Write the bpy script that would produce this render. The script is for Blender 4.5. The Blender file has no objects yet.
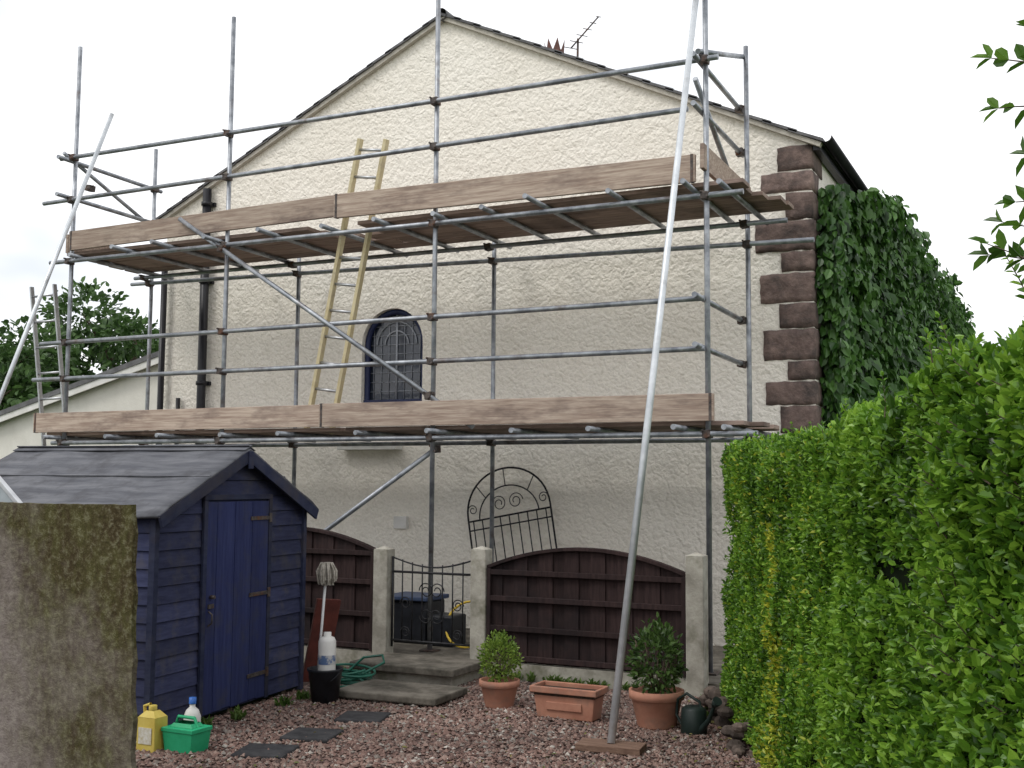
import bpy, math, random
import numpy as np
from mathutils import Vector, Matrix
random.seed(7); rng=np.random.default_rng(7)
scene=bpy.context.scene
scene.view_settings.view_transform='Standard'
scene.view_settings.look='None'
scene.view_settings.exposure=0

# ------------------------------------------------------------------ materials
def new_mat(name):
    m=bpy.data.materials.new(name); m.use_nodes=True
    nt=m.node_tree; b=nt.nodes['Principled BSDF']
    return m,nt,b
def N(nt,t,**kw):
    n=nt.nodes.new(t)
    for k,v in kw.items():
        if k.startswith('i_'): n.inputs[k[2:].replace('_',' ')].default_value=v
        else: setattr(n,k,v)
    return n
def c4(c): return (c[0],c[1],c[2],1)
def noise(nt,co,scale,detail=5,rough=.6,stretch=None):
    if stretch:
        mp=N(nt,'ShaderNodeMapping'); mp.inputs['Scale'].default_value=stretch
        nt.links.new(co,mp.inputs['Vector']); co=mp.outputs[0]
    n=N(nt,'ShaderNodeTexNoise'); n.inputs['Scale'].default_value=scale
    n.inputs['Detail'].default_value=min(detail,4); n.inputs['Roughness'].default_value=rough
    nt.links.new(co,n.inputs['Vector']); return n.outputs['Fac']
def ramp(nt,fac,stops):
    r=N(nt,'ShaderNodeValToRGB'); e=r.color_ramp.elements
    while len(e)<len(stops): e.new(.5)
    for i,(p,c) in enumerate(stops):
        e[i].position=p; e[i].color=c4(c) if not isinstance(c,(int,float)) else (c,c,c,1)
    nt.links.new(fac,r.inputs[0]); return r.outputs[0]
def mix(nt,fac,a,b,mode='MIX'):
    m=N(nt,'ShaderNodeMix',data_type='RGBA',blend_type=mode)
    for s,v in ((m.inputs[0],fac),(m.inputs[6],a),(m.inputs[7],b)):
        if hasattr(v,'links') : nt.links.new(v,s)
        elif isinstance(v,(int,float)): s.default_value=v if s.type=='VALUE' else (v,v,v,1)
        else: s.default_value=c4(v)
    return m.outputs[2]
def bump(nt,b,h,strength=.5,dist=.01,prev=None):
    n=N(nt,'ShaderNodeBump'); n.inputs['Strength'].default_value=strength; n.inputs['Distance'].default_value=dist
    nt.links.new(h,n.inputs['Height'])
    if prev: nt.links.new(prev,n.inputs['Normal'])
    nt.links.new(n.outputs[0],b.inputs['Normal']); return n.outputs[0]
def pmat(name,c1,c2,scale=5,rough=.75,metal=0,bmp=.3,bdist=.004,bscale=60,stretch=None,island=0.,stain=None,spec=.3,lo=.35,hi=.65,sscale=1.5,slo=.5,shi=.7,sstretch=None):
    m,nt,b=new_mat(name); co=N(nt,'ShaderNodeTexCoord').outputs['Object']
    col=ramp(nt,noise(nt,co,scale,6,.65,stretch),[(lo,c1),(hi,c2)])
    if stain is not None:
        f=ramp(nt,noise(nt,co,sscale,6,.7,sstretch),[(slo,0.),(shi,1.)])
        col=mix(nt,f,col,stain)
    if island:
        g=N(nt,'ShaderNodeNewGeometry')
        r=N(nt,'ShaderNodeMapRange'); r.inputs[3].default_value=1-island; r.inputs[4].default_value=1+island
        nt.links.new(g.outputs['Random Per Island'],r.inputs[0])
        vm=N(nt,'ShaderNodeVectorMath',operation='SCALE'); nt.links.new(col,vm.inputs[0]); nt.links.new(r.outputs[0],vm.inputs['Scale']); col=vm.outputs[0]
    nt.links.new(col,b.inputs['Base Color'])
    b.inputs['Roughness'].default_value=rough; b.inputs['Metallic'].default_value=metal
    b.inputs['Specular IOR Level'].default_value=spec
    if bmp: bump(nt,b,noise(nt,co,bscale,5,.6,stretch),bmp,bdist)
    return m

def wall_mat():
    m,nt,b=new_mat('cream_roughcast'); co=N(nt,'ShaderNodeTexCoord').outputs['Object']
    big=ramp(nt,noise(nt,co,.7,6,.6),[(.35,(.85,.80,.71)),(.7,(.89,.85,.77))])
    st=ramp(nt,noise(nt,co,2.2,7,.7,(3.,1,.5)),[(.55,0.),(.8,.3)])
    col=mix(nt,st,big,(.66,.61,.52))
    fine=ramp(nt,noise(nt,co,34,5,.7),[(.3,.88),(.55,1.)])
    col=mix(nt,1.0,col,fine,'MULTIPLY')
    # splash-back grime near the ground
    sx=N(nt,'ShaderNodeSeparateXYZ'); nt.links.new(co,sx.inputs[0])
    mr=N(nt,'ShaderNodeMapRange'); mr.inputs[1].default_value=1.3; mr.inputs[2].default_value=0.; mr.inputs[4].default_value=.45; nt.links.new(sx.outputs[2],mr.inputs[0])
    gm=N(nt,'ShaderNodeMath',operation='MULTIPLY'); nt.links.new(mr.outputs[0],gm.inputs[0]); nt.links.new(noise(nt,co,4,4,.7),gm.inputs[1])
    col=mix(nt,gm.outputs[0],col,(.42,.37,.29))
    nt.links.new(col,b.inputs['Base Color']); b.inputs['Roughness'].default_value=.7; b.inputs['Specular IOR Level'].default_value=.35
    v=N(nt,'ShaderNodeTexVoronoi',feature='F1'); v.inputs['Scale'].default_value=20
    dn=N(nt,'ShaderNodeVectorMath',operation='ADD'); nn=N(nt,'ShaderNodeTexNoise'); nn.inputs['Scale'].default_value=9
    sc=N(nt,'ShaderNodeVectorMath',operation='SCALE'); sc.inputs['Scale'].default_value=.12
    nt.links.new(co,nn.inputs['Vector']); nt.links.new(nn.outputs['Color'],sc.inputs[0]); nt.links.new(co,dn.inputs[0]); nt.links.new(sc.outputs[0],dn.inputs[1])
    nt.links.new(dn.outputs[0],v.inputs['Vector'])
    p=bump(nt,b,v.outputs['Distance'],.6,-.018)
    p=bump(nt,b,noise(nt,co,9,6,.7),.75,.03,p)
    bump(nt,b,noise(nt,co,60,4,.7),.5,.006,p)
    return m
WALL=wall_mat()
def leaf_mat(name,stops,rough=.42,yellow=None,trans=.3):
    m,nt,b=new_mat(name)
    g=N(nt,'ShaderNodeNewGeometry'); co=N(nt,'ShaderNodeTexCoord').outputs['Object']
    n=noise(nt,co,1.6,2,.6)
    a=N(nt,'ShaderNodeMath',operation='ADD'); s=N(nt,'ShaderNodeMath',operation='MULTIPLY'); s.inputs[1].default_value=.55
    nt.links.new(g.outputs['Random Per Island'],s.inputs[0]); nt.links.new(s.outputs[0],a.inputs[0])
    s2=N(nt,'ShaderNodeMath',operation='MULTIPLY'); s2.inputs[1].default_value=.9; nt.links.new(n,s2.inputs[0]); nt.links.new(s2.outputs[0],a.inputs[1])
    col=ramp(nt,a.outputs[0],stops)
    if yellow:
        at=N(nt,'ShaderNodeAttribute',attribute_name='tint')
        col=mix(nt,at.outputs['Fac'],col,yellow)
    nt.links.new(col,b.inputs['Base Color']); b.inputs['Roughness'].default_value=rough; b.inputs['Specular IOR Level'].default_value=.4
    t=N(nt,'ShaderNodeBsdfTranslucent'); nt.links.new(col,t.inputs[0])
    mx=N(nt,'ShaderNodeMixShader'); mx.inputs[0].default_value=trans
    out=nt.nodes['Material Output']
    nt.links.new(b.outputs[0],mx.inputs[1]); nt.links.new(t.outputs[0],mx.inputs[2]); nt.links.new(mx.outputs[0],out.inputs[0])
    return m

TUBE=pmat('galvanised_tube',(.18,.195,.22),(.38,.40,.43),8,.42,.6,.3,.001,50,stain=(.15,.12,.11),sscale=2.5,slo=.56,shi=.72,spec=.5)
TUBE_L=pmat('bright_galvanised_tube',(.50,.53,.56),(.68,.71,.74),6,.40,.45,.2,.001,50,spec=.5,stain=(.36,.37,.38),sscale=3,slo=.54,shi=.68)
COUP=pmat('coupler_steel',(.05,.045,.045),(.13,.11,.10),30,.6,.5,.4,.002,80,stain=(.14,.06,.03),sscale=9)
def wood(name,c1,c2,stain,stretch=(1.2,22,22),island=.12,**k): return pmat(name,c1,c2,2.2,.8,0,.5,.004,5,stretch,island,stain,.2,**k)
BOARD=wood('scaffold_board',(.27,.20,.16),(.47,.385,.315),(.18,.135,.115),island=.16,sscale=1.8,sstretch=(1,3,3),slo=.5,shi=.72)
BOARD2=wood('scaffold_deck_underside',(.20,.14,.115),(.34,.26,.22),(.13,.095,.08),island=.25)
YEL=pmat('pale_ladder_timber',(.56,.47,.27),(.70,.62,.41),10,.6,0,.1,.001,60,stain=(.40,.33,.22),sscale=5,slo=.55,shi=.75)
ALU=pmat('aluminium',(.42,.43,.45),(.55,.56,.58),12,.4,.8,.1,.001)
STONE=pmat('red_sandstone',(.12,.085,.076),(.235,.17,.148),7,.92,0,1.,.03,11,island=.30,stain=(.07,.058,.054),sscale=4,slo=.43,shi=.68)
SLATE=pmat('roof_slate',(.08,.08,.085),(.15,.15,.155),7,.7,0,.5,.01,20,island=.2)
BLACK=pmat('black_upvc',(.012,.012,.015),(.02,.02,.024),5,.35,0,0)
IRON=pmat('black_wrought_iron',(.012,.012,.014),(.03,.03,.033),30,.5,.3,.2,.001)
FENCE=wood('brown_stained_timber',(.022,.013,.013),(.042,.025,.024),(.016,.012,.013),stretch=(18,18,1.5),island=.25)
CONC=pmat('concrete',(.24,.225,.19),(.42,.40,.345),5,.9,0,.6,.006,45,stain=(.15,.145,.10),sscale=3)
CONCD=pmat('dark_stone_slab',(.10,.088,.072),(.20,.18,.15),6,.85,0,.6,.008,25,stain=(.05,.046,.036),sscale=4,slo=.45)
RUBBER=pmat('dark_stepping_stone',(.02,.02,.023),(.045,.045,.048),12,.8,0,.5,.004,60)
TERRA=pmat('terracotta',(.34,.15,.10),(.44,.215,.145),5,.75,0,.2,.003,30,stain=(.27,.16,.12),sscale=6)
BLUE=wood('blue_shed_paint',(.024,.028,.064),(.040,.046,.096),(.062,.060,.074),stretch=(2,2,14),island=.28,slo=.50,shi=.74,sscale=5)
BLUE2=wood('blue_door_paint',(.018,.024,.080),(.030,.039,.112),(.040,.042,.066),stretch=(14,14,1.2),island=.15,slo=.50,shi=.8,sscale=4)
BLUE3=wood('dark_blue_trim',(.015,.019,.046),(.032,.038,.07),(.05,.045,.052),stretch=(3,3,6),island=.2)
FELT=pmat('bitumen_roof_felt',(.064,.067,.080),(.135,.138,.152),4,.75,0,.5,.003,140,stretch=(3,.5,3),stain=(.045,.045,.052),sscale=2.5)
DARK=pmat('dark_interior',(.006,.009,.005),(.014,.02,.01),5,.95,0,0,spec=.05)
BARK=pmat('bark',(.06,.045,.03),(.14,.11,.08),6,.9,0,.8,.02,15,stretch=(4,4,1))
WHITE=pmat('white_paint',(.62,.61,.58),(.72,.71,.69),6,.5,0,.1,.001)
HOUSE2=pmat('pale_render',(.62,.60,.55),(.72,.70,.65),2,.85,0,.4,.01,30)

# ------------------------------------------------------------------ geometry builder
class B:
    def __init__(s): s.v=[];s.f=[];s.sm=[]
    def add(s,vs,fs,sm=False):
        o=len(s.v); s.v+= [tuple(x) for x in vs]; s.f+=[tuple(i+o for i in f) for f in fs]; s.sm+=([sm]*len(fs) if isinstance(sm,bool) else sm)
    def box(s,c,d,R=None):
        vs=[]
        for x in(-.5,.5):
            for y in(-.5,.5):
                for z in(-.5,.5):
                    p=Vector((x*d[0],y*d[1],z*d[2]))
                    if R is not None: p=R@p
                    vs.append(p+Vector(c))
        s.add(vs,[(0,1,3,2),(4,6,7,5),(0,4,5,1),(2,3,7,6),(0,2,6,4),(1,5,7,3)])
    def bx(s,x0,x1,y0,y1,z0,z1): s.box(((x0+x1)/2,(y0+y1)/2,(z0+z1)/2),(abs(x1-x0),abs(y1-y0),abs(z1-z0)))
    def beam(s,p0,p1,w,h,up=(0,0,1)):
        p0=Vector(p0);p1=Vector(p1);d=(p1-p0);L=d.length;d.normalize();u=Vector(up)
        sd=d.cross(u)
        if sd.length<1e-4: sd=d.cross(Vector((0,1,0)))
        sd.normalize();u=sd.cross(d)
        R=Matrix((d,sd,u)).transposed(); s.box((p0+p1)/2,(L,w,h),R)
    def tube(s,p0,p1,r,n=12,r2=None,caps=True):
        p0=Vector(p0);p1=Vector(p1);d=(p1-p0).normalized();a=d.orthogonal().normalized();b=d.cross(a);r2=r if r2 is None else r2
        vs=[p0+(a*math.cos(t)+b*math.sin(t))*r for t in [2*math.pi*i/n for i in range(n)]]+[p1+(a*math.cos(t)+b*math.sin(t))*r2 for t in [2*math.pi*i/n for i in range(n)]]
        fs=[(i,(i+1)%n,n+(i+1)%n,n+i) for i in range(n)];sm=[True]*n
        if caps: fs+=[tuple(range(n-1,-1,-1)),tuple(range(n,2*n))];sm+=[False,False]
        s.add(vs,fs,sm)
    def path(s,pts,r,n=8,closed=False):
        pts=[Vector(p) for p in pts];m=len(pts);vs=[];fs=[]
        ref=None
        for i,p in enumerate(pts):
            if closed: t=pts[(i+1)%m]-pts[i-1]
            else: t=pts[min(i+1,m-1)]-pts[max(i-1,0)]
            t.normalize()
            if ref is None: ref=t.orthogonal().normalized()
            a=(ref-t*ref.dot(t)).normalized();ref=a;b=t.cross(a)
            rr=r[i] if isinstance(r,(list,tuple)) else r
            vs+=[p+(a*math.cos(2*math.pi*k/n)+b*math.sin(2*math.pi*k/n))*rr for k in range(n)]
        for i in range(m if closed else m-1):
            j=(i+1)%m
            fs+=[(i*n+k,i*n+(k+1)%n,j*n+(k+1)%n,j*n+k) for k in range(n)]
        s.add(vs,fs,True)
    def lathe(s,prof,c,n=28,sm=True,sx=1,sy=1):
        vs=[];m=len(prof)
        for r,z in prof:
            vs+=[(c[0]+sx*r*math.cos(2*math.pi*k/n),c[1]+sy*r*math.sin(2*math.pi*k/n),c[2]+z) for k in range(n)]
        fs=[(i*n+k,i*n+(k+1)%n,(i+1)*n+(k+1)%n,(i+1)*n+k) for i in range(m-1) for k in range(n)]
        s.add(vs,fs,sm)
    def obj(s,name,mat,parent=None,bevel=0):
        me=bpy.data.meshes.new(name);me.from_pydata(s.v,[],s.f);me.materials.append(mat)
        me.polygons.foreach_set('use_smooth',s.sm);me.update()
        o=bpy.data.objects.new(name,me);scene.collection.objects.link(o)
        if bevel:
            md=o.modifiers.new('bevel','BEVEL');md.width=bevel;md.segments=2;md.limit_method='ANGLE';md.angle_limit=math.radians(40)
        if parent: par(o,parent)
        return o
def empty(name,loc=(0,0,0),rotz=0,local=False):
    e=bpy.data.objects.new(name,None);e.empty_display_size=.2;e.location=loc;e.rotation_euler=(0,0,rotz);scene.collection.objects.link(e)
    e['local']=local;return e
def par(o,p):
    o.parent=p
    if not p.get('local'): o.matrix_parent_inverse=Matrix.Translation(-Vector(p.location))
def npmesh(name,V,F,mat,parent=None,smooth=False,attr=None):
    me=bpy.data.meshes.new(name);V=np.asarray(V,np.float32);F=np.asarray(F,np.int32);k=F.shape[1]
    me.vertices.add(len(V));me.vertices.foreach_set('co',V.ravel())
    me.loops.add(F.size);me.loops.foreach_set('vertex_index',F.ravel())
    me.polygons.add(len(F));me.polygons.foreach_set('loop_start',np.arange(0,F.size,k,dtype=np.int32))
    me.polygons.foreach_set('loop_total',np.full(len(F),k,np.int32))
    me.polygons.foreach_set('use_smooth',np.full(len(F),smooth))
    if attr is not None:
        a=me.attributes.new('tint','FLOAT','POINT');a.data.foreach_set('value',np.asarray(attr,np.float32))
    me.update(calc_edges=True);me.validate();me.materials.append(mat)
    o=bpy.data.objects.new(name,me);scene.collection.objects.link(o)
    if parent: par(o,parent)
    return o
def unit(a): return a/np.maximum(np.linalg.norm(a,axis=1,keepdims=True),1e-9)
def leaves(name,P,A,Nn,L,mat,parent=None,wr=.5,tint=None,fold=.12):
    n=len(P);A=unit(A);S=unit(np.cross(A,Nn));Nn=np.cross(S,A);L=np.broadcast_to(np.asarray(L),(n,))[:,None];W=L*wr
    V=np.stack([P,P+A*L*.3+S*W*.5+Nn*L*fold,P+A*L*.7+S*W*.42+Nn*L*fold*.7,P+A*L-Nn*L*.08,P+A*L*.7-S*W*.42+Nn*L*fold*.7,P+A*L*.3-S*W*.5+Nn*L*fold],1).reshape(-1,3)
    b=(np.arange(n)*6)[:,None]
    F=np.concatenate([b+np.array([[0,1,2,3]]),b+np.array([[0,3,4,5]])],1).reshape(-1,4)
    return npmesh(name,V,F,mat,parent,False,None if tint is None else np.repeat(tint,6))
def wob(P,s=1.,seed=0):
    r=np.random.default_rng(seed);o=np.zeros(len(P))
    for i in range(7):
        k=r.normal(size=3)*s*(1+i*.55);o+=np.sin(P@k+r.uniform(0,6.28))/(1+i*.45)
    return o/3.

# ------------------------------------------------------------------ camera
f_px=1143.2;yaw=math.radians(25.968);pit=math.radians(4.944);rol=math.radians(.419)
Fv=Vector((-math.sin(yaw)*math.cos(pit),math.cos(yaw)*math.cos(pit),math.sin(pit)))
rv=Vector((math.cos(yaw),math.sin(yaw),0));uv=rv.cross(Fv)
r2=math.cos(rol)*rv+math.sin(rol)*uv;u2=-math.sin(rol)*rv+math.cos(rol)*uv
cd=bpy.data.cameras.new('camera');cam=bpy.data.objects.new('camera',cd);scene.collection.objects.link(cam)
M=Matrix((r2,u2,-Fv)).transposed().to_4x4();M.translation=Vector((0,0,1.7));cam.matrix_world=M
cd.sensor_width=36;cd.lens=f_px/1024*36;cd.clip_end=2000;cd.clip_start=.05
scene.camera=cam

# ------------------------------------------------------------------ light
w=bpy.data.worlds.new('World');scene.world=w;w.use_nodes=True;nt=w.node_tree
bg=nt.nodes['Background'];bg.inputs['Strength'].default_value=.12
sky=N(nt,'ShaderNodeTexSky',sky_type='NISHITA');sky.sun_disc=False;sky.sun_elevation=math.radians(52);sky.sun_rotation=math.radians(212)
sky.air_density=1;sky.dust_density=3
tc=N(nt,'ShaderNodeTexCoord').outputs['Generated']
cl=noise(nt,tc,2.3,4,.55,(1,1,2.2))
cloud=ramp(nt,cl,[(.3,(.68,.72,.78)),(.5,(1.,1.,1.01))])
vm=N(nt,'ShaderNodeVectorMath',operation='SCALE');nt.links.new(cloud,vm.inputs[0]);vm.inputs['Scale'].default_value=11.5
cov=ramp(nt,cl,[(.25,.72),(.42,.97)])
nt.links.new(mix(nt,cov,sky.outputs[0],vm.outputs[0]),bg.inputs['Color'])
sd=bpy.data.lights.new('sun','SUN');sd.energy=1.2;sd.angle=math.radians(18);sd.color=(1,.97,.92)
so=bpy.data.objects.new('sun',sd);scene.collection.objects.link(so)
e_,r_=math.radians(52),math.radians(212)
sdir=Vector((math.sin(r_)*math.cos(e_),math.cos(r_)*math.cos(e_),math.sin(e_)))
so.rotation_euler=sdir.to_track_quat('Z','Y').to_euler();so.location=(0,-5,20)

# ------------------------------------------------------------------ ground
GR=pmat('grass_ground',(.04,.07,.02),(.09,.13,.045),3,.95,0,.5,.03,30)
b=B();b.add([(-400,-400,-.012),(400,-400,-.012),(400,400,-.012),(-400,400,-.012)],[(0,1,2,3)]);b.obj('ground',GR)
GRAVB=pmat('gravel_bed',(.06,.038,.033),(.14,.09,.078),45,.95,0,.9,.02,60,stain=(.05,.035,.03),sscale=3)
grav=empty('gravel',(-3.5,6,0))
b=B();b.bx(-12,3,-3,9.0,-.010,.0);b.obj('bed',GRAVB,grav)
n=50000
P=np.stack([rng.uniform(-5.75,-1.2,n),rng.uniform(4.9,9.02,n),np.zeros(n)],1)
sz=rng.uniform(.006,.013,n);sz*=rng.choice([1,1,1.45],n)
base=np.array([[1,0,0],[0,1,0],[-1,0,0],[0,-1,0],[0,0,.75],[0,0,-.6]],float)
ang=rng.uniform(0,6.28,n);ca,sa=np.cos(ang),np.sin(ang)
V=np.tile(base[None],(n,1,1))*(1+rng.uniform(-.35,.45,(n,6,1)))
V[:,:,0]*=rng.uniform(.9,1.5,(n,1));V+=rng.uniform(-.22,.22,(n,6,3))
V*=sz[:,None,None];x=V[:,:,0]*ca[:,None]-V[:,:,1]*sa[:,None];y=V[:,:,0]*sa[:,None]+V[:,:,1]*ca[:,None];V[:,:,0]=x;V[:,:,1]=y
P[:,2]=sz*.35+rng.uniform(0,.008,n)+.006*wob(P,5,3);V+=P[:,None,:]
fb=np.array([[0,1,4],[1,2,4],[2,3,4],[3,0,4],[1,0,5],[2,1,5],[3,2,5],[0,3,5]])
Fc=((np.arange(n)*6)[:,None,None]+fb[None]).reshape(-1,3)
m,nt,bs=new_mat('gravel_stones');g=N(nt,'ShaderNodeNewGeometry')
col=ramp(nt,g.outputs['Random Per Island'],[(0,(.065,.040,.034)),(.25,(.145,.082,.066)),(.55,(.22,.13,.105)),(.78,(.28,.195,.16)),(.93,(.19,.17,.15)),(1,(.48,.44,.39))])
co=N(nt,'ShaderNodeTexCoord').outputs['Object']
pt=ramp(nt,noise(nt,co,1.1,4,.6),[(.35,.72),(.65,1.12)])
col=mix(nt,1.,col,pt,'MULTIPLY')
nt.links.new(col,bs.inputs['Base Color']);bs.inputs['Roughness'].default_value=.7
npmesh('stones',V.reshape(-1,3),Fc,m,grav,False)
# fallen leaves
LITM=leaf_mat('leaf_litter',[(.3,(.06,.04,.015)),(.6,(.10,.12,.03)),(.9,(.20,.17,.05))],.6,trans=.1)
n=260;P=np.stack([rng.uniform(-5.4,-1.9,n),rng.uniform(5.2,8.9,n),rng.uniform(.02,.03,n)],1)
k=rng.uniform(0,1,n)<.6;P[k,0]=np.minimum(-2.5+.42*(8.3-P[k,1])+rng.exponential(.3,k.sum())*-1+.15,-1.2)
leaves('leaf_litter',P,rng.normal(0,1,(n,3))*np.array([1,1,.15]),rng.normal(0,.25,(n,3))+np.array([0,0,1]),rng.uniform(.02,.045,n),LITM,None,.5)
# weeds along the foot of fence and shed
WM=leaf_mat('weed_leaf',[(.3,(.03,.07,.012)),(.6,(.07,.14,.025)),(.9,(.13,.20,.05))],.5)
cs=[(rng.uniform(-4.6,-2.85),9.02) for _ in range(16)]+[(-5.36-.06*rng.uniform(0,1),rng.uniform(5.9,7.7)) for _ in range(9)]+[(rng.uniform(-5.75,-5.5),rng.uniform(8.3,8.95)) for _ in range(5)]+[(-2.5,8.5),(-2.55,8.75),(-2.4,8.2)]
P=[];A=[]
for c in cs:
    for _ in range(int(rng.integers(10,26))):
        a=rng.uniform(0,6.28);P.append((c[0]+rng.normal(0,.02),c[1]+rng.normal(0,.02)-.01,.01));A.append((math.cos(a)*.6,math.sin(a)*.6-.15,rng.uniform(.5,1.4)))
P=np.array(P);A=np.array(A);leaves('weeds',P,A,rng.normal(0,.4,(len(P),3))+np.array([0,-.5,.7]),rng.uniform(.03,.10,len(P)),WM,None,.25)

# ------------------------------------------------------------------ house
XL,XR,YW,YB=-10.55,-2.21,11.3,26.2;EZ,RX,RZ=5.16,-6.41,7.13
house=empty('rendered_house',(-6.4,18,0))
import bmesh
bm=bmesh.new()
outer=[(XL,-.1),(XR,-.1),(XR,EZ),(RX,RZ),(XL,EZ)]
wx,ww,wz0,wz1=-7.065,.415,2.59,3.31
arch=[(wx-ww,wz0),(wx+ww,wz0)]+[(wx+ww*math.cos(t),wz1+ww*math.sin(t)) for t in [math.pi*i/20 for i in range(21)]]
def loop(pts,y):
    vs=[bm.verts.new((p[0],y,p[1])) for p in pts];return vs,[bm.edges.new((vs[i],vs[(i+1)%len(vs)])) for i in range(len(vs))]
v1,e1=loop(outer,YW);v2,e2=loop(arch,YW)
bmesh.ops.triangle_fill(bm,use_beauty=True,use_dissolve=False,edges=e1+e2,normal=(0,-1,0))
v3=[bm.verts.new((p[0],YW+.16,p[1])) for p in arch]
for i in range(len(v2)):
    j=(i+1)%len(v2);bm.faces.new((v2[i],v2[j],v3[j],v3[i]))
vb=[bm.verts.new((p[0],YB,p[1])) for p in outer]
for i in (1,4): 
    j=(i+1)%5;bm.faces.new((v1[i],v1[j],vb[j],vb[i]))
bm.faces.new(vb)
bmesh.ops.recalc_face_normals(bm,faces=bm.faces)
me=bpy.data.meshes.new('walls');bm.to_mesh(me);me.materials.append(WALL);o=bpy.data.objects.new('walls',me);scene.collection.objects.link(o);par(o,house)
# window
GL,nt,bs=new_mat('leaded_glass');bs.inputs['Roughness'].default_value=.08;bs.inputs['Specular IOR Level'].default_value=.6
co=N(nt,'ShaderNodeTexCoord').outputs['Object']
nt.links.new(ramp(nt,noise(nt,co,3,3),[(.35,(.008,.012,.022)),(.7,(.05,.06,.085))]),bs.inputs['Base Color']);bump(nt,bs,noise(nt,co,9,2),.15,.01)
b=B();b.add([(p[0],YW+.12,p[1]) for p in arch],[tuple(range(len(arch)))]);b.obj('window_glass',GL,house)
b=B()
for rr,rad,yy in ((.035,ww-.03,YW+.085),):
    pts=[(wx-rad,yy,wz0+.04)]+[(wx+rad*math.cos(t),yy,wz1+rad*math.sin(t)) for t in [math.pi*(1-i/24) for i in range(25)]]+[(wx+rad,yy,wz0+.04)]
    b.path(pts,rr,8)
b.bx(wx-ww,wx+ww,YW+.05,YW+.11,wz0+.002,wz0+.07)
FRM=pmat('dark_blue_frame',(.012,.018,.06),(.02,.03,.09),8,.45,0,0)
b.obj('window_frame',FRM,house)
LEAD=pmat('lead_came',(.26,.28,.32),(.38,.40,.44),8,.5,.2,0)
b=B()
for k in range(-3,4):
    x=wx+k*.105;h=wz1+math.sqrt(max(0,(ww-.05)**2-(k*.105)**2))
    b.tube((x,YW+.112,wz0+.06),(x,YW+.112,h),.0045 if k else .014,6)
for k in range(1,10):
    z=wz0+.06+k*.11;hw=ww-.05 if z<wz1 else math.sqrt(max(0.0004,(ww-.05)**2-(z-wz1)**2));b.tube((wx-hw,YW+.112,z),(wx+hw,YW+.112,z),.0045,6)
for rr in(.16,.27): b.path([(wx+rr*math.cos(t),YW+.108,wz1+rr*math.sin(t)) for t in [math.pi*i/20 for i in range(21)]],.009,6)
b.obj('window_leading',LEAD,house)
b=B();b.bx(wx-ww-.04,wx+ww+.04,YW-.05,YW+.05,wz0-.07,wz0-.003);b.obj('window_sill',WHITE,house,.008)
# quoins
b=B();z=-.1;k=0
def roughblock(b,x0,x1,y0,y1,z0,z1):
    nx=max(2,int((x1-x0)/.06));nz=max(2,int((z1-z0)/.06));ny=max(2,int((y1-y0)/.08))
    r=random
    def J(p,ed): 
        k=.009 if ed else .005
        return (p[0]+r.uniform(-k,k)*.7,p[1]+r.uniform(-k,k),p[2]+r.uniform(-k,k)*.7)
    idx={}
    vs=[];fs=[]
    def V(i,j,l):
        if (i,j,l) not in idx:
            ed=((i in(0,nx))+(j in(0,ny))+(l in(0,nz)))>=2
            p=[x0+(x1-x0)*i/nx,y0+(y1-y0)*j/ny,z0+(z1-z0)*l/nz]
            if ed:
                s=.006
                p[0]+=s*((i==0)-(i==nx));p[1]+=s*((j==0)-(j==ny));p[2]+=s*((l==0)-(l==nz))
            idx[(i,j,l)]=len(vs);vs.append(J(p,ed))
        return idx[(i,j,l)]
    for i in range(nx):
        for l in range(nz): fs.append((V(i,0,l),V(i+1,0,l),V(i+1,0,l+1),V(i,0,l+1)))
    for j in range(ny):
        for l in range(nz): fs.append((V(nx,j,l),V(nx,j+1,l),V(nx,j+1,l+1),V(nx,j,l+1)));fs.append((V(0,j+1,l),V(0,j,l),V(0,j,l+1),V(0,j+1,l+1)))
    for i in range(nx):
        for j in range(ny): fs.append((V(i,j,nz),V(i+1,j,nz),V(i+1,j+1,nz),V(i,j+1,nz)));fs.append((V(i,j+1,0),V(i+1,j+1,0),V(i+1,j,0),V(i,j,0)))
    b.add(vs,fs,True)
while z<EZ-.12:
    h=random.uniform(.20,.36);h=min(h,EZ-.02-z);L=(.53 if k%2==0 else .30)+random.uniform(-.05,.05)
    L2=(.30 if k%2==0 else .50)
    roughblock(b,XR-L,XR+.014,YW-.017,YW+L2,z+.001,z+h-.001);z+=h;k+=1
o=b.obj('stone_quoins',STONE,house)
# roof
b=B();sl=(RZ-EZ)/(RX-XL)
def roofside(sg):
    xe=(XR+.13) if sg>0 else (XL-.2);ze=RZ+.02-sl*abs(xe-RX)
    nC=17
    for i in range(nC):
        t0,t1=i/nC,(i+1)/nC+.02
        x0=xe+(RX-xe)*t0;x1=xe+(RX-xe)*min(t1,1);z0=ze+(RZ+.02-ze)*t0;z1=ze+(RZ+.02-ze)*min(t1,1)
        th=.03
        b.add([(x0,YW-.09,z0+.012),(x1,YW-.09,z1-.004),(x1,YB+.1,z1-.004),(x0,YB+.1,z0+.012),(x0,YW-.09,z0+.012-th),(x1,YW-.09,z1-.004-th),(x1,YB+.1,z1-.004-th),(x0,YB+.1,z0+.012-th)],[(0,1,2,3),(7,6,5,4),(0,4,5,1),(3,2,6,7),(0,3,7,4),(1,5,6,2)])
roofside(1);roofside(-1);b.obj('slate_roof',SLATE,house)
b=B();b.path([(RX,YW-.1,RZ+.0),(RX,YB+.1,RZ+.0)],.07,12);b.obj('ridge_tiles',SLATE,house)
MORT=pmat('verge_mortar',(.42,.39,.34),(.55,.52,.46),20,.9,0,.6,.005,50)
b=B()
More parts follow.
